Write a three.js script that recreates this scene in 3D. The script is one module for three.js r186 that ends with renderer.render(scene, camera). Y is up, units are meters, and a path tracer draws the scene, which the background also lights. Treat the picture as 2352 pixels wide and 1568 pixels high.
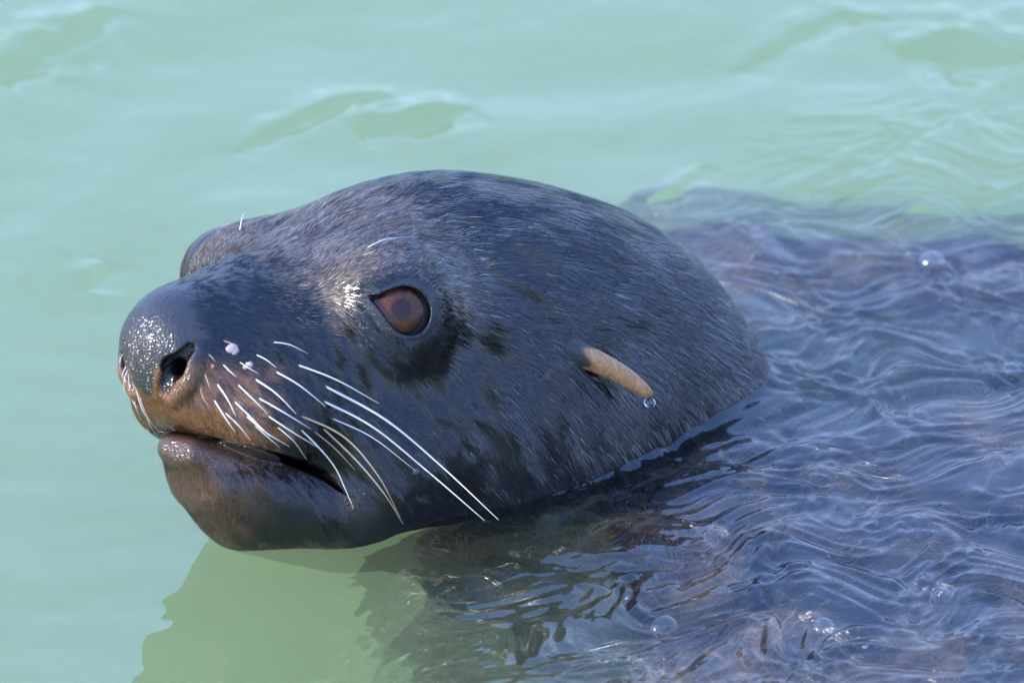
import * as THREE from 'three';
import { createNoise3D, createNoise2D } from 'simplex-noise';

const CLAY = false;
// ---------------------------------------------------------------- random, noise
let seedState = 12345;
const rnd = () => { seedState = (seedState + 0x6d2b79f5) | 0; let t = Math.imul(seedState ^ (seedState >>> 15), 1 | seedState); t = (t + Math.imul(t ^ (t >>> 7), 61 | t)) ^ t; return ((t ^ (t >>> 14)) >>> 0) / 4294967296; };
const n3 = createNoise3D(rnd), n2 = createNoise2D(rnd);
const clamp = (x, a = 0, b = 1) => Math.min(b, Math.max(a, x));
const lerp = (a, b, t) => a + (b - a) * t;
const smooth = (a, b, x) => { const t = clamp((x - a) / (b - a)); return t * t * (3 - 2 * t); };

// ---------------------------------------------------------------- camera, sky, sun, exposure
// Head coordinates are centimetres: x from the nose tip back, y up, z to the animal's left. The head is turned, lifted and tilted into the world; the water lies at world y = 0.
const rad = Math.PI / 180, CAM_DOWN = 25 * rad, DIST = 4.5;
const headTurn = new THREE.Matrix4().makeRotationY(44 * rad).multiply(new THREE.Matrix4().makeRotationZ(-18 * rad)).multiply(new THREE.Matrix4().makeRotationX(-12 * rad));
const LIFT = 10;                                        // cm from the water up to the nose tip's level
const H = headTurn.elements;                            // column-major
const toWorld = (x, y, z) => [(H[0] * x + H[4] * y + H[8] * z) * 0.01, (H[1] * x + H[5] * y + H[9] * z + LIFT) * 0.01, (H[2] * x + H[6] * y + H[10] * z) * 0.01];
const toLocal = (X, Y, Z) => { X *= 100; Y = Y * 100 - LIFT; Z *= 100; return [H[0] * X + H[1] * Y + H[2] * Z, H[4] * X + H[5] * Y + H[6] * Z, H[8] * X + H[9] * Y + H[10] * Z]; };
const turnDir = (x, y, z) => [H[0] * x + H[4] * y + H[8] * z, H[1] * x + H[5] * y + H[9] * z, H[2] * x + H[6] * y + H[10] * z];

const scene = new THREE.Scene();
const camera = new THREE.PerspectiveCamera(2 * Math.atan(0.14385 / DIST) / rad, 1024 / 682, 0.1, 2000);
const cd = Math.cos(CAM_DOWN), sd = Math.sin(CAM_DOWN);
const fromCam = (x, y, z) => [x, y * cd + z * sd, -y * sd + z * cd];
const aim = fromCam(0.1528, -0.0011, -0.067); aim[1] += LIFT * 0.01;
const back = fromCam(0, 0, DIST);
camera.position.set(aim[0] + back[0], aim[1] + back[1], aim[2] + back[2]);
camera.lookAt(...aim);
camera.updateMatrixWorld(true); camera.updateProjectionMatrix();
camera.focus = DIST; camera.userData.fStop = 11;

const sunDir = new THREE.Vector3(-0.83, 0.45, 0.42).normalize();
{
  const W = 256, Hh = 128, data = new Float32Array(W * Hh * 4);
  for (let j = 0; j < Hh; j++) for (let i = 0; i < W; i++) {
    const el = ((j + 0.5) / Hh - 0.5) * Math.PI, az = ((i + 0.5) / W - 0.5) * 2 * Math.PI;
    const y = Math.sin(el), x = Math.cos(el) * Math.cos(az), z = Math.cos(el) * Math.sin(az);
    const up = Math.max(0, y), t = Math.pow(up, 0.6);
    const s = Math.max(0, x * sunDir.x + y * sunDir.y + z * sunDir.z), glow = 0.9 * Math.pow(s, 5) + 0.35 * Math.pow(s, 1.5);
    const k = (j * W + i) * 4;
    data[k] = lerp(0.82, 0.3, t) + glow; data[k + 1] = lerp(1.1, 0.68, t) + glow; data[k + 2] = lerp(1.78, 1.82, t) + glow * 0.9; data[k + 3] = 1;
  }
  const sky = new THREE.DataTexture(data, W, Hh, THREE.RGBAFormat, THREE.FloatType);
  sky.mapping = THREE.EquirectangularReflectionMapping; sky.magFilter = THREE.LinearFilter; sky.minFilter = THREE.LinearFilter; sky.needsUpdate = true;
  scene.background = sky; scene.environment = sky;
}
const sun = new THREE.DirectionalLight(new THREE.Color(1, 0.93, 0.82), 5);
sun.position.copy(sunDir).multiplyScalar(5); sun.castShadow = true; sun.shadow.radius = 1;
Object.assign(sun.shadow.camera, { left: -1, right: 1, top: 1, bottom: -1, near: 0.1, far: 12 });
sun.shadow.mapSize.set(2048, 2048);
scene.add(sun, sun.target);
const renderer = new THREE.WebGLRenderer();
renderer.toneMapping = THREE.LinearToneMapping; renderer.toneMappingExposure = 1.5;
renderer.shadowMap.enabled = true;

// ---------------------------------------------------------------- helpers
const mm = (name, geo, mat, parent = scene) => { const m = new THREE.Mesh(geo, mat); m.name = name; m.castShadow = m.receiveShadow = true; parent.add(m); return m; };
// photo pixels are given at a picture width of 2352
const pixelRay = (px, py) => {
  const o = camera.position, d = new THREE.Vector3(px / 1176 - 1, 1 - py / 784, 0.5).unproject(camera).sub(o).normalize();
  return { o, d };
};

// ---------------------------------------------------------------- the animal's shape: a distance field in head coordinates
const smin = (a, b, k) => { const h = Math.max(k - Math.abs(a - b), 0) / k; return Math.min(a, b) - h * h * k * 0.25; };
const smax = (a, b, k) => -smin(-a, -b, k);
const ell = (x, y, z, cx, cy, cz, rx, ry, rz) => {
  const a = (x - cx) / rx, b = (y - cy) / ry, c = (z - cz) / rz, k0 = Math.sqrt(a * a + b * b + c * c);
  const k1 = Math.sqrt((a / rx) ** 2 + (b / ry) ** 2 + (c / rz) ** 2);
  return k1 < 1e-6 ? -Math.min(rx, ry, rz) : k0 * (k0 - 1) / k1;
};
const cone = (x, y, z, ax, ay, az, ra, bx, by, bz, rb) => {   // capsule with two radii
  const dx = bx - ax, dy = by - ay, dz = bz - az, px = x - ax, py = y - ay, pz = z - az;
  const t = clamp((px * dx + py * dy + pz * dz) / (dx * dx + dy * dy + dz * dz));
  return Math.hypot(px - dx * t, py - dy * t, pz - dz * t) - lerp(ra, rb, t);
};
// sections of head and neck:   x    top   bottom width  widest at y
const SECT = [[0.6, 1.0, -2.6, 1.3, -1.0], [1.5, 1.6, -3.2, 2.0, -1.2], [3, 2.5, -3.8, 3.1, -1.2], [5, 3.25, -4.5, 3.9, -1.3], [7, 3.85, -5.4, 4.7, -1.2], [9, 4.75, -6.3, 5.3, -1.2],
  [11, 5.75, -7.9, 5.9, -1.6], [13, 6.5, -9.1, 6.45, -2.2], [16, 7.1, -10.0, 7.0, -2.8], [19, 7.2, -10.4, 7.2, -2.9], [23, 6.8, -11.6, 7.1, -2.9], [27, 6.0, -12.6, 7.0, -3.3], [30, 4.9, -13.6, 6.9, -4.0],
  [32, 3.4, -14.5, 6.9, -5.0], [34, 0.8, -15.5, 6.9, -6.8], [36, -2.8, -17, 6.8, -9], [38, -5.8, -18.5, 6.8, -9.8], [44, -8, -22, 9, -14], [52, -11, -26, 11, -17]];
const S_STEP = 0.05, S_FROM = 0.6, S_N = Math.round((52 - S_FROM) / S_STEP) + 1, sTop = new Float64Array(S_N), sBot = new Float64Array(S_N), sWid = new Float64Array(S_N), sMid = new Float64Array(S_N);
for (let k = 0; k < S_N; k++) {
  const x = S_FROM + k * S_STEP;
  let i = 1; while (i < SECT.length - 1 && SECT[i][0] < x) i++;
  const n = SECT.length, p0 = SECT[Math.max(0, i - 2)], p1 = SECT[i - 1], p2 = SECT[i], p3 = SECT[Math.min(n - 1, i + 1)];
  const hh = p2[0] - p1[0], t = clamp((x - p1[0]) / hh), t2 = t * t, t3 = t2 * t;
  [sTop, sBot, sWid, sMid].forEach((out, m) => {
    const c = m + 1;
    const m1 = p1 === p0 ? (p2[c] - p1[c]) / hh : (p2[c] - p0[c]) / (p2[0] - p0[0]), m2 = p2 === p3 ? (p2[c] - p1[c]) / hh : (p3[c] - p1[c]) / (p3[0] - p1[0]);
    out[k] = (2 * t3 - 3 * t2 + 1) * p1[c] + (t3 - 2 * t2 + t) * hh * m1 + (-2 * t3 + 3 * t2) * p2[c] + (t3 - t2) * hh * m2;
  });
}
const EYE = [9.75, 1.6, 4.55], EYE_R = 2.02;
const eyeAxis = new THREE.Vector3(-0.5, 0.12, 0.86).normalize();
const eyeU = new THREE.Vector3(0, 1, 0).cross(eyeAxis).normalize();      // towards the back of the head
const eyeV = eyeAxis.clone().cross(eyeU).normalize();                    // up
const eU = eyeU.toArray(), eV = eyeV.toArray(), eA = eyeAxis.toArray();
// lid opening, traced round the eye in the plane across its axis (cm)
const LID = new THREE.CatmullRomCurve3([[-1.36, 0.46], [-1.0, 0.52], [-0.55, 0.74], [0, 0.9], [0.5, 0.85], [0.95, 0.6], [1.25, 0.14], [1.2, -0.4], [0.88, -0.82], [0.36, -0.95], [-0.1, -0.85], [-0.55, -0.5], [-0.95, 0.0]].map(([u, v]) => new THREE.Vector3(u * 1.07, v * 1.1, 0)), true, 'catmullrom', 0.5).getPoints(52).slice(0, 52);
const LU = LID.map((p) => p.x), LV = LID.map((p) => p.y);
function lid(u, v) {                                                       // signed distance to the opening's edge
  let best = 1e9, inside = false;
  for (let i = 0, j = LU.length - 1; i < LU.length; j = i++) {
    const dx = LU[j] - LU[i], dy = LV[j] - LV[i], px = u - LU[i], py = v - LV[i], t = clamp((px * dx + py * dy) / (dx * dx + dy * dy));
    const qx = px - dx * t, qy = py - dy * t, q = qx * qx + qy * qy;
    if (q < best) best = q;
    if ((LV[i] > v) !== (LV[j] > v) && u < dx * (v - LV[i]) / dy + LU[i]) inside = !inside;
  }
  best = Math.sqrt(best);
  return inside ? -best : best;
}
const mouthY = (x) => { const t = Math.max(0, x - 1.2); return -3.74 - 0.12 * t - 0.022 * t * t - 0.45 * smooth(7.2, 8.7, x); };
const MOUTH_END = 8.6;
function bodyField(x, y, z) {                                              // trunk, shoulders and fore flippers, in world centimetres from the water
  const X = H[0] * x + H[4] * y + H[8] * z, Y = H[1] * x + H[5] * y + H[9] * z + LIFT, Z = H[2] * x + H[6] * y + H[10] * z;
  const zz = -6 + (Z + 6) * 0.6;
  let d = cone(X, Y, zz, 15, -11.4, -5, 6, 28, -14.0, -6, 12);
  d = smin(d, cone(X, Y, zz, 26, -14.0, -6, 12, 42, -16.3, -6, 15.5), 5);
  d = smin(d, cone(X, Y, zz, 42, -16.3, -6, 15.5, 80, -19.2, -6, 18), 5);
  d = smin(d, cone(X, Y, Z, 27, -9.2, 5, 7.2, 38, -13, 14, 9), 6);         // near shoulder
  d = smin(d, cone(X, Y, Z, 24, -11, 7, 6, 12, -15, 16, 4.2), 5);          // near fore flipper, held out and down
  d = smin(d, cone(X, Y, Z, 24, -7.1, -34, 6.2, 46, -9.4, -30, 8.2), 6);    // far shoulder
  return d < 4 ? d + 0.45 * n3(X * 0.13, Y * 0.2, Z * 0.13) + 0.2 * n3(X * 0.3, Y * 0.3 + 9, Z * 0.3) : d;
}
function nostril(x, y, az) {
  let q = cone(x, y, az, 0.75, -0.2, 1.95, 0.2, 0.32, -1.0, 1.5, 0.42);
  q = smin(q, cone(x, y, az, 0.32, -1.0, 1.5, 0.42, 0.3, -2.15, 0.95, 0.2), 0.2);
  q = smin(q, cone(x, y, az, 0.35, -1.05, 1.45, 0.4, 2.4, -1.0, 1.1, 0.3), 0.2);
  return q;
}
function field(x, y, z) {
  const az = Math.sqrt(z * z + 0.02), aw = Math.sqrt(z * z + 0.7);
  // skull, snout and neck
  const sk = clamp((x - S_FROM) / S_STEP, 0, S_N - 1.001), si = sk | 0, sf = sk - si;
  const top = sTop[si] + (sTop[si + 1] - sTop[si]) * sf, bot = sBot[si] + (sBot[si + 1] - sBot[si]) * sf, w = sWid[si] + (sWid[si + 1] - sWid[si]) * sf, yc = sMid[si] + (sMid[si + 1] - sMid[si]) * sf;
  const h = y > yc ? top - yc : yc - bot, ga = z / w, gb = (y - yc) / h, gg = ga * ga + gb * gb;
  const g = Math.sqrt(gg + 0.12 * ga * ga * gb * gb / (gg + 0.01) * -1);
  let d = (g - 1) * Math.min(w, (top - bot) * 0.5) * 0.92;
  if (x < 3) d = smax(d, 0.9 - x, 1.2);
  if (x > 50) d = Math.max(d, x - 50);
  if (x < 16 && z > -9 && z < 9 && y > -13) {
    if (x < 10) {
      d = smin(d, ell(x, y, z, 1.8, -0.3, 0, 2.15, 2.0, 2.1), 1.9);             // nose pad
      d = smin(d, ell(x, y, az, 3.95, -2.2, 1.5, 2.5, 1.75, 1.75), 0.9);          // lip pads
      d = smin(d, ell(x, y, az, 5.8, -2.9, 2.75, 2.9, 1.9, 1.75), 1.2);             // whisker beds
    }
    // brow and lids
    d = smin(d, ell(x, y, az, 10.7, 2.75, 4.0, 2.7, 1.35, 1.4), 2.4);
    const ex = x - EYE[0], ey = y - EYE[1], ez = az - EYE[2], er = Math.sqrt(ex * ex + ey * ey + ez * ez);
    d = smin(d, er - 2.1, 2.0);
    // lower jaw
    let j = cone(x, y, aw, 4.5, -5.9, 0.6, 1.5, 10, -6.8, 2.3, 2.3);
    j = smin(j, cone(x, y, aw, 2.75, -4.65, 0.75, 0.75, 8.8, -6.4, 3.5, 0.7), 0.9);
    j = smin(j, cone(x, y, z, 6.6, -7.3, 0, 1.6, 12, -7.5, 0, 2.3), 1.5);
    j = smax(j, y - mouthY(x) + 0.02, 0.15);
    d = smin(d, ell(x, y, az, 11.3, -4.2, 3.5, 3.4, 3.0, 2.6), 1.8);            // cheek behind the mouth corner
    d = smin(d, j, lerp(0.25, 2, smooth(7, 9.5, x)));
    if (x < MOUTH_END + 0.5) {                                                 // mouth
      const gap = lerp(0.03, 0.17, smooth(3.5, 8.0, x)) * (1 - smooth(MOUTH_END - 0.7, MOUTH_END + 0.1, x));
      const s = Math.max(Math.abs(y - mouthY(x) - 0.04) - gap, -(d + 1.1), x - MOUTH_END);
      d = smax(d, -s, 0.12);
    }
    if (x < 4.5) {                                                               // nostrils: a comma that runs down and in from the wing of the nose
      d = smin(d, Math.min(cone(x, y, az, 1.0, -0.5, 2.1, 0.16, 0.8, -1.6, 1.8, 0.28), cone(x, y, az, 0.8, -1.6, 1.8, 0.28, 0.75, -2.4, 1.15, 0.2)), 0.4);   // wing fold
      const q = nostril(x, y, az);
      d = smax(d, -q, 0.2);
      d = smax(d, -cone(x, y, z, -0.2, -2.2, 0, 0.12, 0.95, -3.7, 0, 0.1), 0.3);          // groove of the upper lip
    }
    if (er < 3.6) {                                                            // lids
      const f = ex * eA[0] + ey * eA[1] + ez * eA[2];
      if (f > 0) {
        const u = ex * eU[0] + ey * eU[1] + ez * eU[2], v = ex * eV[0] + ey * eV[1] + ez * eV[2], a = lid(u, v);
        const low = smooth(0.5, -0.3, v) * smooth(0.7, 0.1, u);                 // the broad bare rim below the inner corner
        d = smin(d, Math.max(er - 2.16 - 0.05 * low, Math.abs(a - 0.12 - 0.08 * low) - 0.08 - 0.08 * low), 0.2);
        d = smax(d, -Math.max(a, er - 3.2), 0.1);
        const groove = 0.13 - Math.abs(a - 0.46 - 0.03 * low), deep = 0.08 * smooth(0.3, -0.4, u) * smooth(-1.5, -0.8, v) * smooth(0.55, 0.1, v);
        if (groove > 0) d += deep * smooth(0, 0.13, groove);
      }
    }
  }
  if (!(x < 9 && y > -5) && !(y > 0 && x < 26)) d = smin(d, bodyField(x, y, z), 2.2);
  return d;
}
function grad(x, y, z, out) {
  const e = 0.02;
  out[0] = field(x + e, y, z) - field(x - e, y, z); out[1] = field(x, y + e, z) - field(x, y - e, z); out[2] = field(x, y, z + e) - field(x, y, z - e);
  const l = Math.hypot(...out) || 1, slope = l / (2 * e);
  out[0] /= l; out[1] /= l; out[2] /= l;
  return slope;
}
// a picked point of the photograph on the animal: march along its sight line (head coordinates)
function pick(px, py) {
  const { o, d } = pixelRay(px, py), a = toLocal(o.x, o.y, o.z), b = toLocal(o.x + d.x, o.y + d.y, o.z + d.z);
  const dx = (b[0] - a[0]) / 100, dy = (b[1] - a[1]) / 100, dz = (b[2] - a[2]) / 100;
  let t = 400;
  for (let i = 0; i < 300; i++) { const f = field(a[0] + dx * t, a[1] + dy * t, a[2] + dz * t); if (f < 0.005) return [a[0] + dx * t, a[1] + dy * t, a[2] + dz * t, t]; t += Math.max(0.01, f * 0.6); if (t > 520) break; }
  return null;
}
// ---------------------------------------------------------------- surface of the field on an uneven grid (fine at the face)
const axis = (parts) => { const a = []; for (const [from, to, step] of parts) for (let x = from; x < to - step * 0.3; x += step) a.push(x); a.push(parts[parts.length - 1][1]); return Float32Array.from(a); };
const F = 0.095;
const gx = axis([[-1.4, 13, F], [13, 40, 0.28], [40, 70, 1.0]]), gy = axis([[-50, -16, 1.0], [-16, -10.5, 0.3], [-10.5, 6, F * 1.05], [6, 9, 0.2]]), gz = axis([[-40, -9, 1.0], [-9, -7, 0.3], [-7, -3, 0.16], [-3, 7.6, F], [7.6, 20, 0.3], [20, 60, 1.0]]);
function surface() {
  const nx = gx.length, ny = gy.length, nz = gz.length, B = 6, vals = new Float32Array(nx * ny * nz), at = (i, j, k) => (k * ny + j) * nx + i;
  for (let k0 = 0; k0 < nz; k0 += B) for (let j0 = 0; j0 < ny; j0 += B) for (let i0 = 0; i0 < nx; i0 += B) {
    const i1 = Math.min(i0 + B, nx), j1 = Math.min(j0 + B, ny), k1 = Math.min(k0 + B, nz);
    const cx = (gx[i0] + gx[i1 - 1]) / 2, cy = (gy[j0] + gy[j1 - 1]) / 2, cz = (gz[k0] + gz[k1 - 1]) / 2;
    const diag = Math.hypot(gx[i1 - 1] - gx[i0], gy[j1 - 1] - gy[j0], gz[k1 - 1] - gz[k0]) / 2 + 0.3, d = field(cx, cy, cz), far = Math.abs(d) > diag * 1.7;
    for (let k = k0; k < k1; k++) for (let j = j0; j < j1; j++) for (let i = i0; i < i1; i++) vals[at(i, j, k)] = far ? d : field(gx[i], gy[j], gz[k]);
  }
  const id = new Int32Array(nx * ny * nz).fill(-1), pos = [], index = [];
  for (let k = 0; k < nz - 1; k++) for (let j = 0; j < ny - 1; j++) for (let i = 0; i < nx - 1; i++) {
    let inside = 0, c = 0, sx = 0, sy = 0, sz = 0;
    const b = at(i, j, k), o = [b, b + 1, b + nx, b + nx + 1, b + nx * ny, b + nx * ny + 1, b + nx * ny + nx, b + nx * ny + nx + 1];
    for (let n = 0; n < 8; n++) if (vals[o[n]] < 0) inside++;
    if (inside === 0 || inside === 8) continue;
    for (const [p, q] of EDGES) {
      const a = vals[o[p]], bb = vals[o[q]];
      if ((a < 0) === (bb < 0)) continue;
      const t = a / (a - bb);
      sx += lerp(gx[i + (p & 1)], gx[i + (q & 1)], t); sy += lerp(gy[j + (p >> 1 & 1)], gy[j + (q >> 1 & 1)], t); sz += lerp(gz[k + (p >> 2)], gz[k + (q >> 2)], t); c++;
    }
    id[b] = pos.length / 3; pos.push(sx / c, sy / c, sz / c);
  }
  for (let k = 1; k < nz - 1; k++) for (let j = 1; j < ny - 1; j++) for (let i = 1; i < nx - 1; i++) {
    const b = at(i, j, k), s = vals[b] < 0;
    const quad = (a, bb, c, d2, flip) => { if (a < 0 || bb < 0 || c < 0 || d2 < 0) return; flip ? index.push(a, c, bb, a, d2, c) : index.push(a, bb, c, a, c, d2); };
    if (s !== (vals[b + 1] < 0)) quad(id[b - nx - nx * ny], id[b - nx * ny], id[b], id[b - nx], !s);
    if (s !== (vals[b + nx] < 0)) quad(id[b - 1 - nx * ny], id[b - 1], id[b], id[b - nx * ny], !s);
    if (s !== (vals[b + nx * ny] < 0)) quad(id[b - 1 - nx], id[b - nx], id[b], id[b - 1], !s);
  }
  const p = Float32Array.from(pos), nrm = new Float32Array(p.length), g = [0, 0, 0];
  for (let i = 0; i < p.length; i += 3) {
    for (let it = 0; it < 2; it++) {
      const slope = grad(p[i], p[i + 1], p[i + 2], g), st = clamp(-field(p[i], p[i + 1], p[i + 2]) / Math.max(slope, 0.3), -0.08, 0.08);
      p[i] += g[0] * st; p[i + 1] += g[1] * st; p[i + 2] += g[2] * st;
    }
    grad(p[i], p[i + 1], p[i + 2], g); nrm[i] = g[0]; nrm[i + 1] = g[1]; nrm[i + 2] = g[2];
  }
  return { p, nrm, index };
}
const EDGES = [[0, 1], [2, 3], [4, 5], [6, 7], [0, 2], [1, 3], [4, 6], [5, 7], [0, 4], [1, 5], [2, 6], [3, 7]];
console.log('grid', gx.length, gy.length, gz.length);
const T0 = Date.now();
const skin = surface();
console.log('surface', skin.p.length / 3, 'vertices', skin.index.length / 3, 'triangles', Date.now() - T0, 'ms');
const worldGeo = (p, n, index) => {
  const P = new Float32Array(p.length), N = new Float32Array(p.length);
  for (let i = 0; i < p.length; i += 3) { const a = toWorld(p[i], p[i + 1], p[i + 2]), b = turnDir(n[i], n[i + 1], n[i + 2]); P.set(a, i); N.set(b, i); }
  const g = new THREE.BufferGeometry();
  g.setAttribute('position', new THREE.BufferAttribute(P, 3)); g.setAttribute('normal', new THREE.BufferAttribute(N, 3)); if (index) g.setIndex(index);
  return g;
};
// ---------------------------------------------------------------- the animal
const animal = new THREE.Group(); animal.name = 'sea_lion'; scene.add(animal);
animal.userData = { label: 'dark wet sea lion swimming with its whiskered head raised above green water', category: 'sea lion' };
let globalEarTip;
const VIEW = [-0.729, 0.067, 0.681];
const eyeFrame = (x, y, z) => { const ex = x - EYE[0], ey = y - EYE[1], ez = Math.abs(z) - EYE[2]; return [ex * eU[0] + ey * eU[1] + ez * eU[2], ex * eV[0] + ey * eV[1] + ez * eV[2], ex * eA[0] + ey * eA[1] + ez * eA[2], Math.hypot(ex, ey, ez)]; };
const lidDist = (x, y, z) => { const [u, v, f, r] = eyeFrame(x, y, z); return f > 0 && r < 3.4 ? lid(u, v) : 9; };
// bare leather of the nose: the pad down to the nostrils and a wedge that runs into the upper lip's groove
const nosePad = (x, y, z) => {
  const low = -0.75 - 1.7 * smooth(1.25, 0.1, Math.abs(z)) + 0.12 * n3(x * 2, y * 2, z * 2);
  const edge = 2.4 + 0.45 * n3(y * 1.3, z * 1.3, 4) + 0.3 * n3(y * 5, z * 5, 9) - 0.35 * Math.abs(z) + 0.35 * Math.min(0, y);
  return smooth(edge, edge - 0.8, x) * smooth(low - 0.12, low + 0.12, y);
};
const inMouth = (x, y, z) => x < MOUTH_END ? smooth(0.32, 0.12, Math.abs(y - mouthY(x))) : 0;
const RUST = [0.17, 0.078, 0.032], BROWN = [0.085, 0.048, 0.03], DARK = [0.0065, 0.0054, 0.005], TAN = [0.11, 0.082, 0.056];
const mix3 = (a, b, t) => [lerp(a[0], b[0], t), lerp(a[1], b[1], t), lerp(a[2], b[2], t)];
function furColour(x, y, z, fleck = 0.25) {
  const wob = 0.5 * n3(x * 0.9, y * 0.9, z * 0.9), m = mouthY(x);
  let c = DARK;
  c = mix3(c, [0.2, 0.145, 0.105], fleck < 0.5 * smooth(4, 7, x + wob) * smooth(16, 11, x) * smooth(0.3, 2.6, y + wob) ? 0.9 : 0);         // sunlit tan of brow and bridge, painted into some hairs
  c = mix3(c, TAN, fleck < (0.12 * smooth(10, 22, x) + 0.4 * smooth(29.5, 32, x + wob)) * clamp(0.5 + wob) ? 1 : 0);                                      // sparse tan hairs on the neck; sunlit strip at its end painted in
  if (y > m - 0.1) c = mix3(c, RUST, smooth(4.5, 2.9, x + wob * 1.4 - 0.9 * smooth(-2.6, -3.6, y)) * smooth(-0.3, -1.3, y + wob * 0.4));
  else c = mix3(c, BROWN, 0.9 * smooth(6.2, 3.6, x + wob));
  c = mix3(c, TAN, 0.75 * smooth(-7.9, -9.0, y + wob) * smooth(13, 8, x));
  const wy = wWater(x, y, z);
  if (wy < 0) c = mix3(c, [0.17, 0.115, 0.065], smooth(0, -1.5, wy) * lerp(0.25, 1, smooth(15, 26, H[0] * x + H[4] * y + H[8] * z)) * smooth(-0.35, 0.6, n3(x * 0.35, y * 0.35, z * 0.35) + 0.5 * n3(x * 1.3, y * 1.3, z * 1.3)));  // mottled tan coat under water; shade below the head painted as darker coat
  return c;
}
// skin under the coat
{
  const { p, nrm, index } = skin, n = p.length / 3, geo = worldGeo(p, nrm, index), col = new Float32Array(n * 3), uv = new Float32Array(n * 2);
  for (let i = 0; i < n; i++) {
    const x = p[i * 3], y = p[i * 3 + 1], z = p[i * 3 + 2];
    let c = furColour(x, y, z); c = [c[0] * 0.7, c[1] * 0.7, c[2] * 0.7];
    if (x < 16) {
      if (x < 4) c = mix3(c, [0.02, 0.018, 0.019], nosePad(x, y, z));
      if (x < 3.5) c = mix3([0.008, 0.006, 0.006], c, smooth(0.0, 0.1, nostril(x, y, Math.abs(z))));
      c = mix3(c, [0.02, 0.012, 0.011], inMouth(x, y, z));
      const l = lidDist(x, y, z); if (l < 0.8) c = mix3([0.014, 0.013, 0.014], c, smooth(0.45, 0.7, l));
    }
    col.set(c, i * 3); uv[i * 2] = z / 2.2; uv[i * 2 + 1] = (y - x * 0.75) / 2.2;
  }
  geo.setAttribute('color', new THREE.BufferAttribute(col, 3)); geo.setAttribute('uv', new THREE.BufferAttribute(uv, 2));
  // pebbled leather: rounded grains with cracks between them
  const S = 512, G = 18, bump = new Uint8Array(S * S * 4), cells = [];
  for (let k = 0; k < G * G; k++) cells.push([rnd(), rnd(), 0.6 + 0.4 * rnd()]);
  for (let j = 0; j < S; j++) for (let i = 0; i < S; i++) {
    const gx_ = i / S * G, gy_ = j / S * G, ci = Math.floor(gx_), cj = Math.floor(gy_);
    let a = 9, b = 9, hgt = 1;
    for (let dj = -1; dj <= 1; dj++) for (let di = -1; di <= 1; di++) {
      const c = cells[((cj + dj + G) % G) * G + (ci + di + G) % G], d = Math.hypot(ci + di + c[0] - gx_, cj + dj + c[1] - gy_);
      if (d < a) { b = a; a = d; hgt = c[2]; } else if (d < b) b = d;
    }
    const v = 255 * clamp(hgt * Math.pow(clamp((b - a) * 1.5), 0.55));
    bump.set([v, v, v, 255], (j * S + i) * 4);
  }
  const tex = new THREE.DataTexture(bump, S, S); tex.wrapS = tex.wrapT = THREE.RepeatWrapping; tex.magFilter = THREE.LinearFilter; tex.needsUpdate = true;
  const leather = new THREE.MeshPhysicalMaterial({ vertexColors: true, roughness: 0.22, ior: 1.6, bumpMap: tex, bumpScale: 0.0003 });
  mm('body', geo, leather, animal);
}
// coat: thin tapering hairs that lie back along the wet skin
const hairPos = [], hairNrm = [], hairCol = [];
const tmp = [0, 0, 0];
function addHair(x, y, z, n, t, len, wid, c, tiltX, shine) {
  const bx = n[1] * t[2] - n[2] * t[1], by = n[2] * t[0] - n[0] * t[2], bz = n[0] * t[1] - n[1] * t[0], w = wid / 2;
  let ex = x + t[0] * len, ey = y + t[1] * len, ez = z + t[2] * len;
  const up = 0.018 + 0.028 * rnd() * Math.min(1, len) + 0.04 * Math.min(1, len) * (tiltX > 0 ? tiltX : -0.3 * tiltX), f = clamp(field(ex, ey, ez), -0.5, 0.5) - up;
  ex -= n[0] * f; ey -= n[1] * f; ez -= n[2] * f;
  const s = shine;
  hairPos.push(x + bx * w - n[0] * 0.015, y + by * w - n[1] * 0.015, z + bz * w - n[2] * 0.015, x - bx * w - n[0] * 0.015, y - by * w - n[1] * 0.015, z - bz * w - n[2] * 0.015, ex, ey, ez);
  const mx = n[0] + bx * tiltX - t[0] * 0.14, my = n[1] + by * tiltX - t[1] * 0.14, mz = n[2] + bz * tiltX - t[2] * 0.14;   // hairs overlap like shingles
  for (const q of [s, -s, 0]) { const ax = mx + bx * q, ay = my + by * q, az = mz + bz * q, l = Math.hypot(ax, ay, az); hairNrm.push(ax / l, ay / l, az / l); }
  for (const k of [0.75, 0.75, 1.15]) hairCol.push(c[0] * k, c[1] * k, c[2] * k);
}
function wWater(x, y, z) { return H[1] * x + H[5] * y + H[9] * z + LIFT; }
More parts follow.
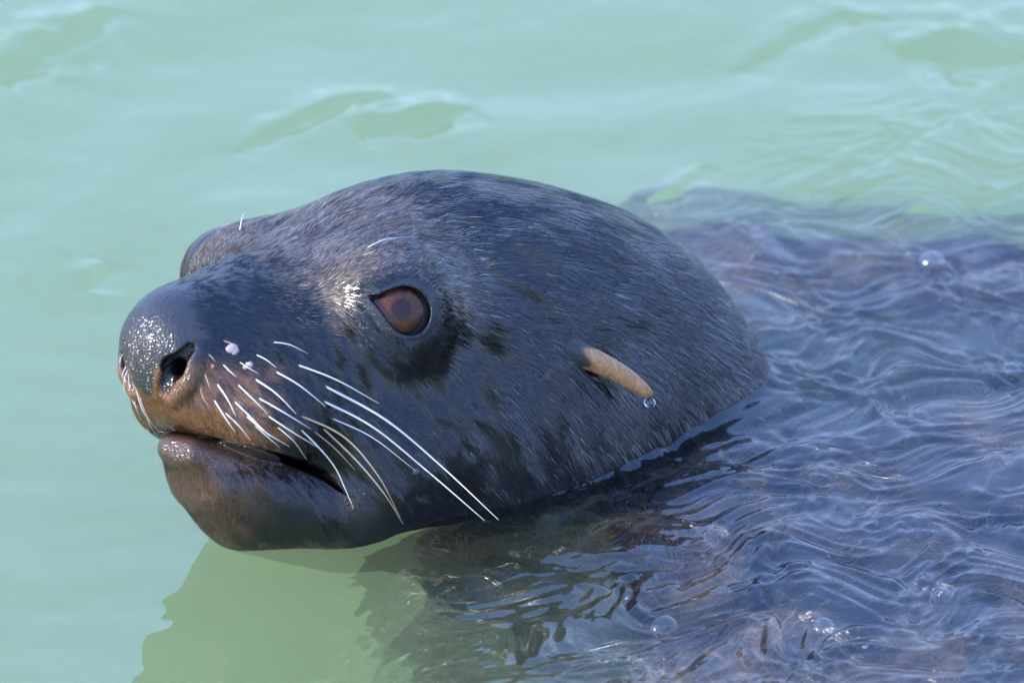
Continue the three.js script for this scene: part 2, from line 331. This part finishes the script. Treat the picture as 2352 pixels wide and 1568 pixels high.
function combed(x, y, z, n) {                                             // the way the coat lies
  const az = Math.abs(z), sgn = z < 0 ? -1 : 1;
  let k = lerp(0.1, 1.0, smooth(5.5, -5, y)) * smooth(5, 9, x), dz = 0;
  if (x < 9) k = lerp(k, 0.35 + 0.5 * smooth(0, -3, y), 1 - smooth(5, 9, x));
  if (x < 3.6 && y < -1) { const m = smooth(3.6, 2, x) * smooth(-1, -2.2, y); k = lerp(k, 2.2, m); }
  if (y < mouthY(Math.min(x, 9)) && x < 11) { const m = smooth(11, 8, x); k = lerp(k, 1.3, m); }
  dz = 0.25 * smooth(2, 6, y) * sgn * smooth(14, 20, x);
  const wy = wWater(x, y, z);
  let t = [1, -k, dz];
  const [u, v, f, r] = eyeFrame(x, y, z);
  if (f > -0.5 && r < 4.4) { const m = 0.9 * (1 - smooth(2.2, 4.4, r)) * smooth(-0.3, 0.6, u); t = [t[0] + (eU[0] * u + eV[0] * v) / r * m * 1.2, t[1] + (eU[1] * u + eV[1] * v) / r * m * 1.2, t[2] + (eU[2] * u + eV[2] * v) / r * m * 1.2 * sgn]; }
  // swirl: wet strands part and lean; stronger where the coat floats under water
  const under = smooth(0.2, -2, wy), fr = under > 0.5 ? 0.35 : 0.55;
  const ang = (0.30 + 0.9 * under) * n3(x * fr, y * fr, z * fr) + 0.16 * n3(x * 2.1, y * 2.1, z * 2.1) + 0.09 * (rnd() - 0.5) * 2;
  let dn = t[0] * n[0] + t[1] * n[1] + t[2] * n[2];
  t = [t[0] - n[0] * dn, t[1] - n[1] * dn, t[2] - n[2] * dn];
  let l = Math.hypot(...t) || 1; t = [t[0] / l, t[1] / l, t[2] / l];
  const b = [n[1] * t[2] - n[2] * t[1], n[2] * t[0] - n[0] * t[2], n[0] * t[1] - n[1] * t[0]], ca = Math.cos(ang), sa = Math.sin(ang);
  return [t[0] * ca + b[0] * sa, t[1] * ca + b[1] * sa, t[2] * ca + b[2] * sa];
}
{
  const { p, nrm, index } = skin;
  let count = 0;
  const FILM = pick(1400, 935) || [21, -3, 7];
  for (let k = 0; k < index.length; k += 3) {
    const a = index[k] * 3, b = index[k + 1] * 3, c = index[k + 2] * 3;
    const nx = nrm[a], ny = nrm[a + 1], nz = nrm[a + 2], facing = nx * VIEW[0] + ny * VIEW[1] + nz * VIEW[2];
    if (facing < -0.3) continue;
    const x = p[a], y = p[a + 1], z = p[a + 2], wy = wWater(x, y, z);
    if (wy < -16 || x > 68) continue;
    const ux = p[b] - x, uy = p[b + 1] - y, uz = p[b + 2] - z, vx = p[c] - x, vy = p[c + 1] - y, vz = p[c + 2] - z;
    const area = 0.5 * Math.hypot(uy * vz - uz * vy, uz * vx - ux * vz, ux * vy - uy * vx);
    let len, wid, dens;
    if (wy < -0.8) { len = 1.8; wid = 0.09; dens = 70; }
    else {
      len = lerp(0.32, 0.46, smooth(2, 6, x)); len = lerp(len, 0.8, smooth(6, 12, x)); len = lerp(len, 2.3, smooth(12, 24, x));
      wid = lerp(0.034, 0.085, smooth(4, 20, x)); dens = 4.6 / (len * wid * 0.5);
    }
    if (facing < 0) dens *= 0.5;
    let m = area * dens; m = Math.floor(m) + (rnd() < m % 1 ? 1 : 0);
    for (let q = 0; q < m; q++) {
      let r1 = rnd(), r2 = rnd(); if (r1 + r2 > 1) { r1 = 1 - r1; r2 = 1 - r2; }
      const hx = x + ux * r1 + vx * r2, hy = y + uy * r1 + vy * r2, hz = z + uz * r1 + vz * r2;
      if (hx < 5 && (rnd() < nosePad(hx, hy, hz) || nostril(hx, hy, Math.abs(hz)) < 0.12)) continue;
      if (hx < MOUTH_END && hy > mouthY(hx) - 0.28 && hy < mouthY(hx) + 0.12) continue;
      if (hx < 6.5 && hy < mouthY(hx) && hy > mouthY(hx) - 1.15 * smooth(6.5, 4, hx) * (0.75 + 0.4 * n3(hx * 2, hy * 2, hz * 2)) && rnd() < 0.9) continue;
      const l = lidDist(hx, hy, hz); if (l < 0.5) { const [eu, ev] = eyeFrame(hx, hy, hz); if (l < 0.04 + 0.06 * rnd() + 0.26 * smooth(0.3, -0.4, eu) * smooth(-1.3, -0.6, ev)) continue; }
      const n0 = [nrm[a] * (1 - r1 - r2) + nrm[b] * r1 + nrm[c] * r2, nrm[a + 1] * (1 - r1 - r2) + nrm[b + 1] * r1 + nrm[c + 1] * r2, nrm[a + 2] * (1 - r1 - r2) + nrm[b + 2] * r1 + nrm[c + 2] * r2];
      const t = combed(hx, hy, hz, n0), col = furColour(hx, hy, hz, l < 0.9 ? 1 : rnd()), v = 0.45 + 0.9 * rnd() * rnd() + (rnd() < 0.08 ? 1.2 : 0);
      const cf = lerp(4.5, 2.2, smooth(4, 18, hx)), lean = Math.atan(lerp(0.12, 0.95, smooth(5.5, -4, hy))), along = hx * Math.cos(lean) - hy * Math.sin(lean), across = hx * Math.sin(lean) + hy * Math.cos(lean);
      // wet strands: long locks that tip to either side of the way the coat lies
      const clump = 0.6 * n3(along * cf * 0.16, across * cf * 0.9, hz * cf * 0.5) + 0.35 * n3(along * 0.13, across * 0.75 + 20, hz * 0.4);
      // where a film of water still runs over the coat below the ear the hairs lie flat and even
      const fx = hx - FILM[0], fy = hy - FILM[1], film_ = hz > 0 ? smooth(0.1, 0.35, 1 - Math.hypot(fx / 3.2, fy / 1.5) + 0.8 * n3(hx * 0.9, hy * 1.4, hz)) : 0;
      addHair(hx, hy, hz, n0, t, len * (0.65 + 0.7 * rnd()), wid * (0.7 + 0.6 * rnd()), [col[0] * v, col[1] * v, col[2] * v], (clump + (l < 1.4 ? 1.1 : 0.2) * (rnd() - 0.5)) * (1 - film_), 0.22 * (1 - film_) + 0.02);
      count++;
    }
  }
  console.log('hairs', count, Date.now() - T0, 'ms');
  const g = worldGeo(Float32Array.from(hairPos), Float32Array.from(hairNrm)); g.setAttribute('color', new THREE.BufferAttribute(Float32Array.from(hairCol), 3));
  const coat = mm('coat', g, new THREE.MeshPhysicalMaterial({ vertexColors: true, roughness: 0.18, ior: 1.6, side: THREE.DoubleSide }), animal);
  coat.userData.kind = 'stuff';
}
// eyes
for (const s of [1, -1]) {
  const side = new THREE.Vector3(...turnDir(eA[0], eA[1], eA[2] * s)), quat = new THREE.Quaternion().setFromUnitVectors(new THREE.Vector3(0, 1, 0), side);
  const R = EYE_R * 0.01 * (s < 0 ? 1.07 : 1), cap = (r, angle) => new THREE.SphereGeometry(r, 64, 24, 0, Math.PI * 2, 0, angle);
  const tint = (g, f) => { const q = g.attributes.position, c = new Float32Array(q.count * 3); for (let i = 0; i < q.count; i++) { const X = q.getX(i), Y = q.getY(i), Z = q.getZ(i); c.set(f(Math.acos(clamp(Y / Math.hypot(X, Y, Z), -1, 1)), Math.atan2(Z, X)), i * 3); } g.setAttribute('color', new THREE.BufferAttribute(c, 3)); return g; };
  const wet = (col) => new THREE.MeshPhysicalMaterial({ color: col, vertexColors: true, roughness: 0.6, specularIntensity: 0.05, clearcoat: 0.65, clearcoatRoughness: 0.02 });
  const eye = mm('eye', tint(new THREE.SphereGeometry(R, 64, 48), () => [0.022, 0.02, 0.024]), wet(0xffffff), animal);
  eye.position.set(...(s > 0 ? toWorld(EYE[0], EYE[1], EYE[2]) : toWorld(EYE[0] - 0.3, EYE[1] + 0.6, -EYE[2]))); eye.quaternion.copy(quat);
  mm('iris', tint(cap(R * 1.004, 0.55), (a, b) => { const k = 0.75 + 0.35 * n2(Math.cos(b) * 9, Math.sin(b) * 9) + 0.2 * n2(b * 3, a * 14), o = smooth(0.55, 0.42, a) * lerp(0.35, 1, smooth(0.17, 0.32, a)); return [0.085 * k * lerp(0.15, 1, o), 0.026 * k * lerp(0.15, 1, o), 0.009 * k * lerp(0.15, 1, o)]; }), wet(0xffffff), eye);
  const pupil = mm('pupil', tint(cap(R * 1.008, 0.22), () => [0.016, 0.006, 0.005]), wet(0xffffff), eye); pupil.scale.set(0.95, 1, 1);
}
// ear
{
  const base = pick(1312, 802), tipOff = [3.85, -1.9, 1.4];
  const curve = new THREE.CatmullRomCurve3([[-1.2, 0.5, -1.3], [0.9, -0.35, 0.15], [2.3, -0.95, 0.75], tipOff].map((o) => new THREE.Vector3(base[0] + o[0], base[1] + o[1], base[2] + o[2])));
  const NS = 60, NT = 40, P = [], C = [], I = [], fr = curve.computeFrenetFrames(NS), up = new THREE.Vector3(0.3, 1, 0.25).normalize();
  for (let i = 0; i <= NS; i++) {
    const s = i / NS, c = curve.getPointAt(s), t = curve.getTangentAt(s), side = t.clone().cross(up).normalize(), v = side.clone().cross(t).normalize();
    const r = 0.62 * (1 - 0.42 * s) * Math.sqrt(Math.max(0, 1 - Math.pow(s, 9))) * lerp(1.35, 1, smooth(0, 0.3, s));
    for (let j = 0; j <= NT; j++) {
      const a = j / NT * Math.PI * 2, slit = 1 - 0.35 * Math.exp(-(((a - 4.4) / 0.28) ** 2)) * smooth(0.15, 0.4, s) * smooth(1, 0.8, s);   // the ear is rolled up, its edge open below
      const rr = r * slit * (1 + 0.03 * n3(i * 0.3, j * 0.3, 1)), q = c.clone().addScaledVector(side, Math.cos(a) * rr * 0.8).addScaledVector(v, Math.sin(a) * rr);
      P.push(...toWorld(q.x, q.y, q.z));
      const sp = 0.85 + 0.3 * n3(i * 0.8, j * 0.25, 7), k = smooth(0.38, 0.46, s + 0.05 * Math.sin(a * 3)) * smooth(1.01, 0.93, s), col = mix3([0.03, 0.025, 0.022], [0.46 * sp, 0.225 * sp, 0.09 * sp], k);
      C.push(...col);
    }
  }
  for (let i = 0; i < NS; i++) for (let j = 0; j < NT; j++) { const q = i * (NT + 1) + j; I.push(q, q + 1, q + NT + 1, q + 1, q + NT + 2, q + NT + 1); }
  const g = new THREE.BufferGeometry(); g.setAttribute('position', new THREE.Float32BufferAttribute(P, 3)); g.setAttribute('color', new THREE.Float32BufferAttribute(C, 3)); g.setIndex(I); g.computeVertexNormals();
  const ear = mm('ear', g, new THREE.MeshPhysicalMaterial({ vertexColors: true, roughness: 0.5, side: THREE.DoubleSide }), animal);
  ear.userData.label = 'small rolled ear with a tan tip';
  const tip = curve.getPointAt(0.985); animal.userData.earTip = undefined; globalEarTip = [tip.x, tip.y, tip.z];
}
// whiskers: traced roots and tips; depth from the cheek that they lie along
const whiskerMat = new THREE.MeshPhysicalMaterial({ color: new THREE.Color(0.6, 0.58, 0.54), roughness: 0.3 }), whiskerTan = new THREE.MeshPhysicalMaterial({ color: new THREE.Color(0.42, 0.3, 0.19), roughness: 0.35 });
const A = (x, y) => [257.25 + x * 0.3125, 441 + y * 0.3125], B = (x, y) => [257.25 + x * 0.3125, 826.9 + y * 0.3125];
const atDepth = (px, py, t) => { const { o, d } = pixelRay(px, py), q = t * 0.01; return new THREE.Vector3(o.x + d.x * q, o.y + d.y * q, o.z + d.z * q); };
const hitNear = (px, py, dx = 0) => { for (let k = 0; k < 40; k++) { const h = pick(px + k * dx, py); if (h) return h; } return null; };
function whisker(points, width, mat, lift = 0.55) {
  const [rx, ry] = points[0], root = hitNear(rx, ry, 3);
  if (!root) return;
  let t0 = root[3];
  const pts = points.map(([px, py], i) => {
    let h = pick(px, py); if (h && Math.abs(h[3] - t0) > 4) h = null; const k = i / (points.length - 1), want = (h ? h[3] : t0) - (i ? lift * (0.4 + k) : -0.12);
    t0 = i ? lerp(t0, want, 0.8) : want; if (h) t0 = Math.min(t0, h[3] - (i ? 0.06 : -0.15));
    return atDepth(px, py, t0);
  });
  const curve = new THREE.CatmullRomCurve3(pts, false, 'centripetal'), NS = 28, NT = 7, P = [], I = [];
  const w0 = width * 0.25 * (0.75 + 0.5 * rnd()) * 0.0001834;                      // pixels of the photograph to metres
  for (let i = 0; i <= NS; i++) {
    const s = i / NS, c = curve.getPoint(s), t = curve.getTangent(s), a = new THREE.Vector3(0, 0, 1).cross(t).normalize(), b = t.clone().cross(a).normalize(), r = w0 * Math.max(0.12, 1 - Math.pow(s, 1.6) * 0.85);
    for (let j = 0; j < NT; j++) { const q = j / NT * Math.PI * 2; P.push(c.x + (a.x * Math.cos(q) + b.x * Math.sin(q)) * r, c.y + (a.y * Math.cos(q) + b.y * Math.sin(q)) * r, c.z + (a.z * Math.cos(q) + b.z * Math.sin(q)) * r); }
  }
  for (let i = 0; i < NS; i++) for (let j = 0; j < NT; j++) { const q = i * NT + j, n = i * NT + (j + 1) % NT; I.push(q, q + NT, n, n, q + NT, n + NT); }
  const g = new THREE.BufferGeometry(); g.setAttribute('position', new THREE.Float32BufferAttribute(P, 3)); g.setIndex(I); g.computeVertexNormals();
  mm('whisker', g, mat, animal);
  return curve;
}
let dropAt = [];
for (const [pts, w, tan] of [
  [[B(1310, 15), B(1640, 140), B(1965, 320)], 8], [[B(1175, 68), B(1370, 180), B(1570, 340)], 8], [[B(1030, 125), B(1200, 240), B(1355, 395)], 8], [[B(905, 160), B(1030, 280), B(1150, 400)], 8],
  [[B(1095, 375), B(1330, 530), B(1555, 665)], 9], [[B(760, 155), B(850, 290), B(912, 415)], 7], [[B(735, 265), B(830, 420), B(905, 530)], 6], [[B(815, 370), B(930, 480), B(1020, 590)], 5],
  [[B(878, 280), B(1030, 430), B(1160, 560)], 7], [[B(955, 380), B(1130, 530), B(1305, 635)], 6], [[B(1020, 455), B(1150, 570), B(1230, 640)], 5], [[B(1045, 260), B(1240, 370), B(1460, 505)], 8],
  [[B(1190, 470), B(1330, 590), B(1430, 730)], 5], [[B(1350, 475), B(1500, 620), B(1640, 790), B(1720, 960), B(1775, 1090)], 7], [[B(1525, 170), B(2000, 430), B(2400, 760), B(2840, 1172)], 11],
  [[B(1530, 290), B(1900, 480), B(2300, 800), B(2740, 1180)], 10], [[B(1600, 420), B(1900, 560), B(2235, 815)], 6], [[B(1290, 370), B(1700, 560), B(1950, 840), B(2120, 1160)], 8, 1], [[B(1540, 490), B(1800, 740), B(2000, 980), B(2140, 1205)], 7, 1],
  [[B(1470, 510), B(1640, 650), B(1790, 810)], 5, 1], [[A(1165, 1100), A(1300, 1120), A(1440, 1185)], 5], [[A(1050, 1190), A(1130, 1230), A(1210, 1290)], 6], [[A(925, 1240), A(1000, 1290), A(1080, 1335)], 5],
  [[A(810, 1260), A(860, 1310), A(915, 1360)], 5], [[A(708, 1190), A(735, 1215), A(760, 1245)], 4, 1], [[A(810, 1090), A(870, 1110), A(938, 1160)], 4, 1], [[A(680, 1325), A(700, 1385), A(720, 1445)], 5, 1], [[A(650, 1430), A(665, 1500), A(718, 1590)], 4, 1],
  [[A(1845, 425), A(2000, 350), A(2230, 328)], 6], [[A(1840, 470), A(1880, 450), A(1935, 432)], 4, 1], [[A(940, 285), A(955, 200), A(980, 140)], 6],
  [[A(84, 1175), A(65, 1220), A(55, 1270)], 5], [[A(112, 1260), A(80, 1330), A(72, 1365)], 5], [[A(118, 1295), A(90, 1380), A(88, 1465)], 5], [[A(118, 1320), A(125, 1400), A(132, 1450)], 4],
  [[B(160, 185), B(170, 330), B(215, 440)], 6], [[B(170, 190), B(230, 380), B(280, 440)], 6], [[B(180, 200), B(260, 420), B(350, 530)], 5], [[B(230, 330), B(270, 460), B(330, 560)], 4], [[B(165, 185), B(150, 300), B(185, 350)], 5],
]) { const c = whisker(pts, w, tan ? whiskerTan : whiskerMat); if (c && pts[2] && pts[2][0] === B(2235, 815)[0]) dropAt.push(c.getPoint(1)); }
// a tooth in the gap, pale warts on the whisker bed
{
  const h = pick(529, 998), g = new THREE.SphereGeometry(0.0015, 16, 12); g.scale(1, 0.5, 0.6);
  if (h) { const t = mm('tooth', g, new THREE.MeshPhysicalMaterial({ color: new THREE.Color(0.45, 0.33, 0.17), roughness: 0.3 }), animal); t.position.copy(atDepth(529, 996, h[3] + 0.25)); }
  for (const [px, py, rx, ry, col] of [[532, 800, 15, 11, [0.42, 0.3, 0.31]], [539, 806, 9, 8, [0.4, 0.29, 0.3]], [572, 838, 9, 7, [0.45, 0.36, 0.36]], [563, 843, 6, 5, [0.45, 0.33, 0.3]], [489, 841, 5, 6, [0.28, 0.08, 0.05]]]) {
    const q = pick(px, py); if (!q) continue;
    const gg = new THREE.SphereGeometry(1, 18, 12), pp = gg.attributes.position;
    for (let i = 0; i < pp.count; i++) { const k = 1 + 0.25 * n3(pp.getX(i) * 2 + px, pp.getY(i) * 2, pp.getZ(i) * 2); pp.setXYZ(i, pp.getX(i) * k, pp.getY(i) * k, pp.getZ(i) * k); }
    gg.computeVertexNormals();
    const w = mm('wart', gg, new THREE.MeshPhysicalMaterial({ color: new THREE.Color(...col), roughness: 0.4 }), animal);
    grad(q[0], q[1], q[2], tmp);
    w.position.set(...toWorld(q[0] + tmp[0] * 0.02, q[1] + tmp[1] * 0.02, q[2] + tmp[2] * 0.02)); w.quaternion.setFromUnitVectors(new THREE.Vector3(0, 0, 1), new THREE.Vector3(...turnDir(tmp[0], tmp[1], tmp[2]))); w.scale.set(rx * 0.000184, ry * 0.000184, 0.0011);
  }
}
// ---------------------------------------------------------------- water
const ridge = (v) => 1 - Math.abs(v);
// a few steep little wave faces turned to the camera's side, traced on the water: [points (px), half width (px across)]
const flatHit = (px, py) => { const { o, d } = pixelRay(px, py), t = -o.y / d.y; return [(o.x + d.x * t) * 100, (o.z + d.z * t) * 100]; };
const FACES = [[[[-60, 190], [60, 145], [150, 95], [270, 20]], 26, 0.42], [[[520, 358], [620, 310], [720, 262], [820, 236], [930, 240]], 12, 0.42], [[[800, 312], [880, 298], [990, 280], [1095, 256]], 22, 0.4],
  [[[200, 660], [220, 630], [240, 598]], 12, 0.4], [[[1670, 170], [1760, 130], [1850, 70], [1930, 32], [2080, 50]], 13, 0.4], [[[1480, 490], [1560, 450], [1620, 380]], 9, 0.4],
  [[[2050, 130], [2200, 110], [2360, 150]], 40, 0.25], [[[1850, 440], [1950, 442], [2080, 410]], 9, 0.4], [[[2000, 530], [2080, 500], [2150, 480]], 8, 0.4]]
  .map(([pts, w, s]) => ({ q: pts.map(([a, b]) => flatHit(a, b)), w: w * 0.0184 / 0.75, s }));
function faceHeight(x, z) {
  let h = 0;
  for (const { q, w, s } of FACES) {
    let best = 1e9, sd_ = 0, along = 0, near = 0;
    for (let i = 0; i < q.length - 1; i++) {
      const dx = q[i + 1][0] - q[i][0], dz = q[i + 1][1] - q[i][1], px = x - q[i][0], pz = z - q[i][1], L2 = dx * dx + dz * dz, t = clamp((px * dx + pz * dz) / L2), ex = px - dx * t, ez = pz - dz * t, d = ex * ex + ez * ez;
      if (d < best) { best = d; along = (i + t) / (q.length - 1); sd_ = Math.sqrt(d) * Math.sign(dx * pz - dz * px || 1); }
    }
    if (best > 150) continue;
    const end = Math.sin(Math.PI * clamp(along)), ww = w * (0.25 + 0.75 * end) * (1 + 0.45 * n2(x * 0.35, z * 0.3)), a = Math.abs(sd_);
    h -= 1.6 * s * smooth(0, 0.25, end) * clamp(sd_, -ww, ww) * Math.exp(-(Math.pow(Math.max(a - ww, 0) / (3.2 * w), 2)));
  }
  return h;
}
function waveHeight(X, Z) {                                                // metres in, metres out
  const x = X * 100, z = Z * 100;                                           // cm
  const rx = x - 14, rz = (z + 14), r = Math.hypot(rx, rz * 0.8), ang = Math.atan2(rz, rx);
  const far = 1 / (1 + Math.pow(Math.hypot(x, z) / 500, 2));
  let h = 0;
  // slow swell and the bow waves that ring the head
  h += 0.42 * n2(x * 0.016 + 5, z * 0.012) + 0.24 * n2(x * 0.05 - 3, z * 0.035 + 9);
  const warp = 4 * n2(x * 0.03 + 40, z * 0.03);
  h += 0.11 * Math.sin((r + warp) * 0.55 + 1.2 * n2(Math.cos(ang) * 1.2, Math.sin(ang) * 1.2 + 3)) * smooth(6, 14, r) * smooth(75, 30, r);
  h += 0.035 * n2((x + z * 0.55) * 0.10 + 3, (z - x * 0.3) * 0.16) + 0.022 * n2(x * 0.22 + 0.12 * z, z * 0.16 - 7) + 0.010 * n2(x * 0.5, z * 0.4);
  if (X > -1 && X < 1 && Z > -1.2 && Z < 0.4) h += faceHeight(x, z);
  // small broken ripples over the swimming body
  const busy = smooth(16, 30, x + 0.25 * (z + 20)) * smooth(-52, -40, z) * 0.9 + 0.35 * smooth(3, 14, x) * smooth(-6, 3, z);
  if (busy > 0.01) {
    const wx = x + 2.2 * n2(x * 0.12, z * 0.12 + 30), wz = z + 2.2 * n2(x * 0.12 + 60, z * 0.12);
    h += busy * (0.23 * n2(wx * 0.16, wz * 0.20 + 11) + 0.11 * (ridge(n2(wx * 0.20 + 9, wz * 0.34)) - 0.7) + 0.085 * n2(wx * 0.55, wz * 0.8) + 0.02 * n2(wx * 1.4, wz * 1.9) + 0.006 * n2(wx * 3.1, wz * 3.6));
  }
  return h * far * 0.01;
}
const FINE = [-0.12, 0.46, -0.70, 0.2];
const spread = (lo, hi, step) => {
  const a = []; for (let v = lo; v <= hi + 1e-9; v += step) a.push(v);
  let s = step, v = a[a.length - 1]; const right = []; while (v < 300) { s *= 1.22; v += s; right.push(v); }
  s = step; v = lo; const left = []; while (v > -300) { s *= 1.22; v -= s; left.unshift(v); }
  return [...left, ...a, ...right];
};
{
  const xs = spread(FINE[0], FINE[1], 0.0012), zs = spread(FINE[2], FINE[3], 0.0015), nx = xs.length, nz = zs.length, P = new Float32Array(nx * nz * 3), N = new Float32Array(nx * nz * 3), I = [];
  const hh = new Float32Array(nx * nz);
  for (let k = 0; k < nz; k++) for (let i = 0; i < nx; i++) {
    const X = xs[i], Z = zs[k]; let h = waveHeight(X, Z);
    if (X > -0.1 && X < 0.4 && Z > -0.5 && Z < 0.2) {                        // water climbs a little where it wets the coat
      const q = toLocal(X, h, Z), d = field(q[0], q[1], q[2]);
      if (d < 2) h += 0.0028 * Math.exp(-Math.max(0, d) / 0.33);
    }
    hh[k * nx + i] = h;
  }
  for (let k = 0; k < nz; k++) for (let i = 0; i < nx; i++) {
    const q = k * nx + i, i0 = Math.max(0, i - 1), i1 = Math.min(nx - 1, i + 1), k0 = Math.max(0, k - 1), k1 = Math.min(nz - 1, k + 1);
    const dx = (hh[k * nx + i1] - hh[k * nx + i0]) / (xs[i1] - xs[i0]), dz = (hh[k1 * nx + i] - hh[k0 * nx + i]) / (zs[k1] - zs[k0]), l = Math.hypot(dx, 1, dz);
    P.set([xs[i], hh[q], zs[k]], q * 3); N.set([-dx / l, 1 / l, -dz / l], q * 3);
    if (i < nx - 1 && k < nz - 1) I.push(q, q + nx, q + 1, q + 1, q + nx, q + nx + 1);
  }
  const g = new THREE.BufferGeometry(); g.setAttribute('position', new THREE.BufferAttribute(P, 3)); g.setAttribute('normal', new THREE.BufferAttribute(N, 3)); g.setIndex(I);
  const water = mm('water', g, new THREE.MeshPhysicalMaterial({ color: 0xffffff, roughness: 0.0, transmission: 1, thickness: 0.01, ior: 1.68, transparent: true, opacity: 0.68 }));
  water.userData.kind = 'structure';
  console.log('water', nx, nz, Date.now() - T0);
}
// the milky green water below: suspended matter in thin veils down to where nothing shows through
const GREEN = new THREE.Color(0.36, 0.475, 0.22);
const veils = [[-0.03, 0.08], [-0.065, 0.2], [-0.11, 0.4], [-0.18, 1]];
for (const [y, op] of veils) {
  const g = new THREE.PlaneGeometry(600, 600).rotateX(-Math.PI / 2), m = mm('murky_water', g, new THREE.MeshStandardMaterial({ color: GREEN, roughness: 1, transparent: op < 1, opacity: op }));
  m.position.y = y; m.userData.kind = 'structure';
}
// bubbles on the surface
const onWater = (px, py) => { const { o, d } = pixelRay(px, py); let t = -o.y / d.y; for (let k = 0; k < 3; k++) { const h = waveHeight(o.x + d.x * t, o.z + d.z * t); t = (h - o.y) / d.y; } return [o.x + d.x * t, o.y + d.y * t, o.z + d.z * t]; };
const film = new THREE.MeshPhysicalMaterial({ color: 0xffffff, roughness: 0.06, transmission: 1, thickness: 0, ior: 1.45 });
let bubbleNo = 0;
const bubble = (px, py, r, label, group) => {
  const [X, Y, Z] = onWater(px, py), R = r * 0.000186, m = mm(bubbleNo ? 'bubble_' + String(bubbleNo).padStart(3, '0') : 'bubble', new THREE.SphereGeometry(R, 40, 20, 0, Math.PI * 2, 0, Math.PI * 0.56), film); bubbleNo++;
  m.scale.y = 0.85; m.position.set(X, Y + R * 0.05, Z); m.userData = { label, category: 'bubble', ...(group ? { group } : {}) };
};
bubble(1522, 1447, 38, 'large clear bubble over the near shoulder, ringed by bright ripples', 'bubbles on the water');
bubble(1890, 1445, 29, 'clear round bubble over the near flank, right of the ringed one', 'bubbles on the water');
bubble(2140, 605, 33, 'large glassy bubble above the far shoulder at the edge of the green water', 'bubbles on the water');
bubble(2322, 855, 25, 'flat clear bubble with two tiny bubbles at its side', 'bubbles on the water');
for (const [x, y, r] of [[2278, 849, 6], [2256, 858, 6]]) bubble(x, y, r, 'tiny bubble beside the flat clear bubble', 'bubbles on the water');
for (const [x, y, r, which] of [[2140, 178, 18, 'bigger'], [2160, 172, 14, 'smaller']]) bubble(x, y, r, which + ' bubble of a touching pair on the open green water', 'bubbles on the water');
for (const [x, y, r] of [[2308, 1056, 9], [2320, 1052, 9], [2316, 1068, 10]]) bubble(x, y, r, 'small bubble of a clump of three over the back', 'bubbles on the water');
for (const [x, y, r, which] of [[1616, 1292, 6, 'smaller'], [1629, 1297, 8, 'bigger']]) bubble(x, y, r, which + ' of two tiny bubbles over the near shoulder', 'bubbles on the water');
for (const [x, y, r, label] of [[2100, 331, 10, 'lone small bubble on green water between the touching pair and the far shoulder'], [2183, 455, 9, 'smaller of two small bubbles on green water beyond the far shoulder'], [2191, 509, 12, 'bigger of two small bubbles on green water beyond the far shoulder'],
  [1764, 712, 6, 'tiny bubble where the back of the neck meets the water'], [2200, 690, 8, 'small bubble over the far shoulder below the large glassy one']]) bubble(x, y, r, label, 'bubbles on the water');
// drops
const dropMat = new THREE.MeshPhysicalMaterial({ color: 0xffffff, roughness: 0, transmission: 1, thickness: 0.01, ior: 1.33 });
{
  const d = mm('water_drop', new THREE.SphereGeometry(0.0021, 24, 18), dropMat); d.scale.set(1.2, 1, 1);
  const q = toWorld(globalEarTip[0] - 0.1, globalEarTip[1] - 0.28, globalEarTip[2]); d.position.set(...q);
  d.userData = { label: 'water drop hanging from the tip of the ear', category: 'water drop' };
  for (const p of dropAt) { const w = mm('water_drop_001', new THREE.SphereGeometry(0.0011, 18, 14), dropMat); w.position.copy(p); w.userData = { label: 'tiny water drop at the end of a whisker on the cheek', category: 'water drop' }; }
}
renderer.render(scene, camera);
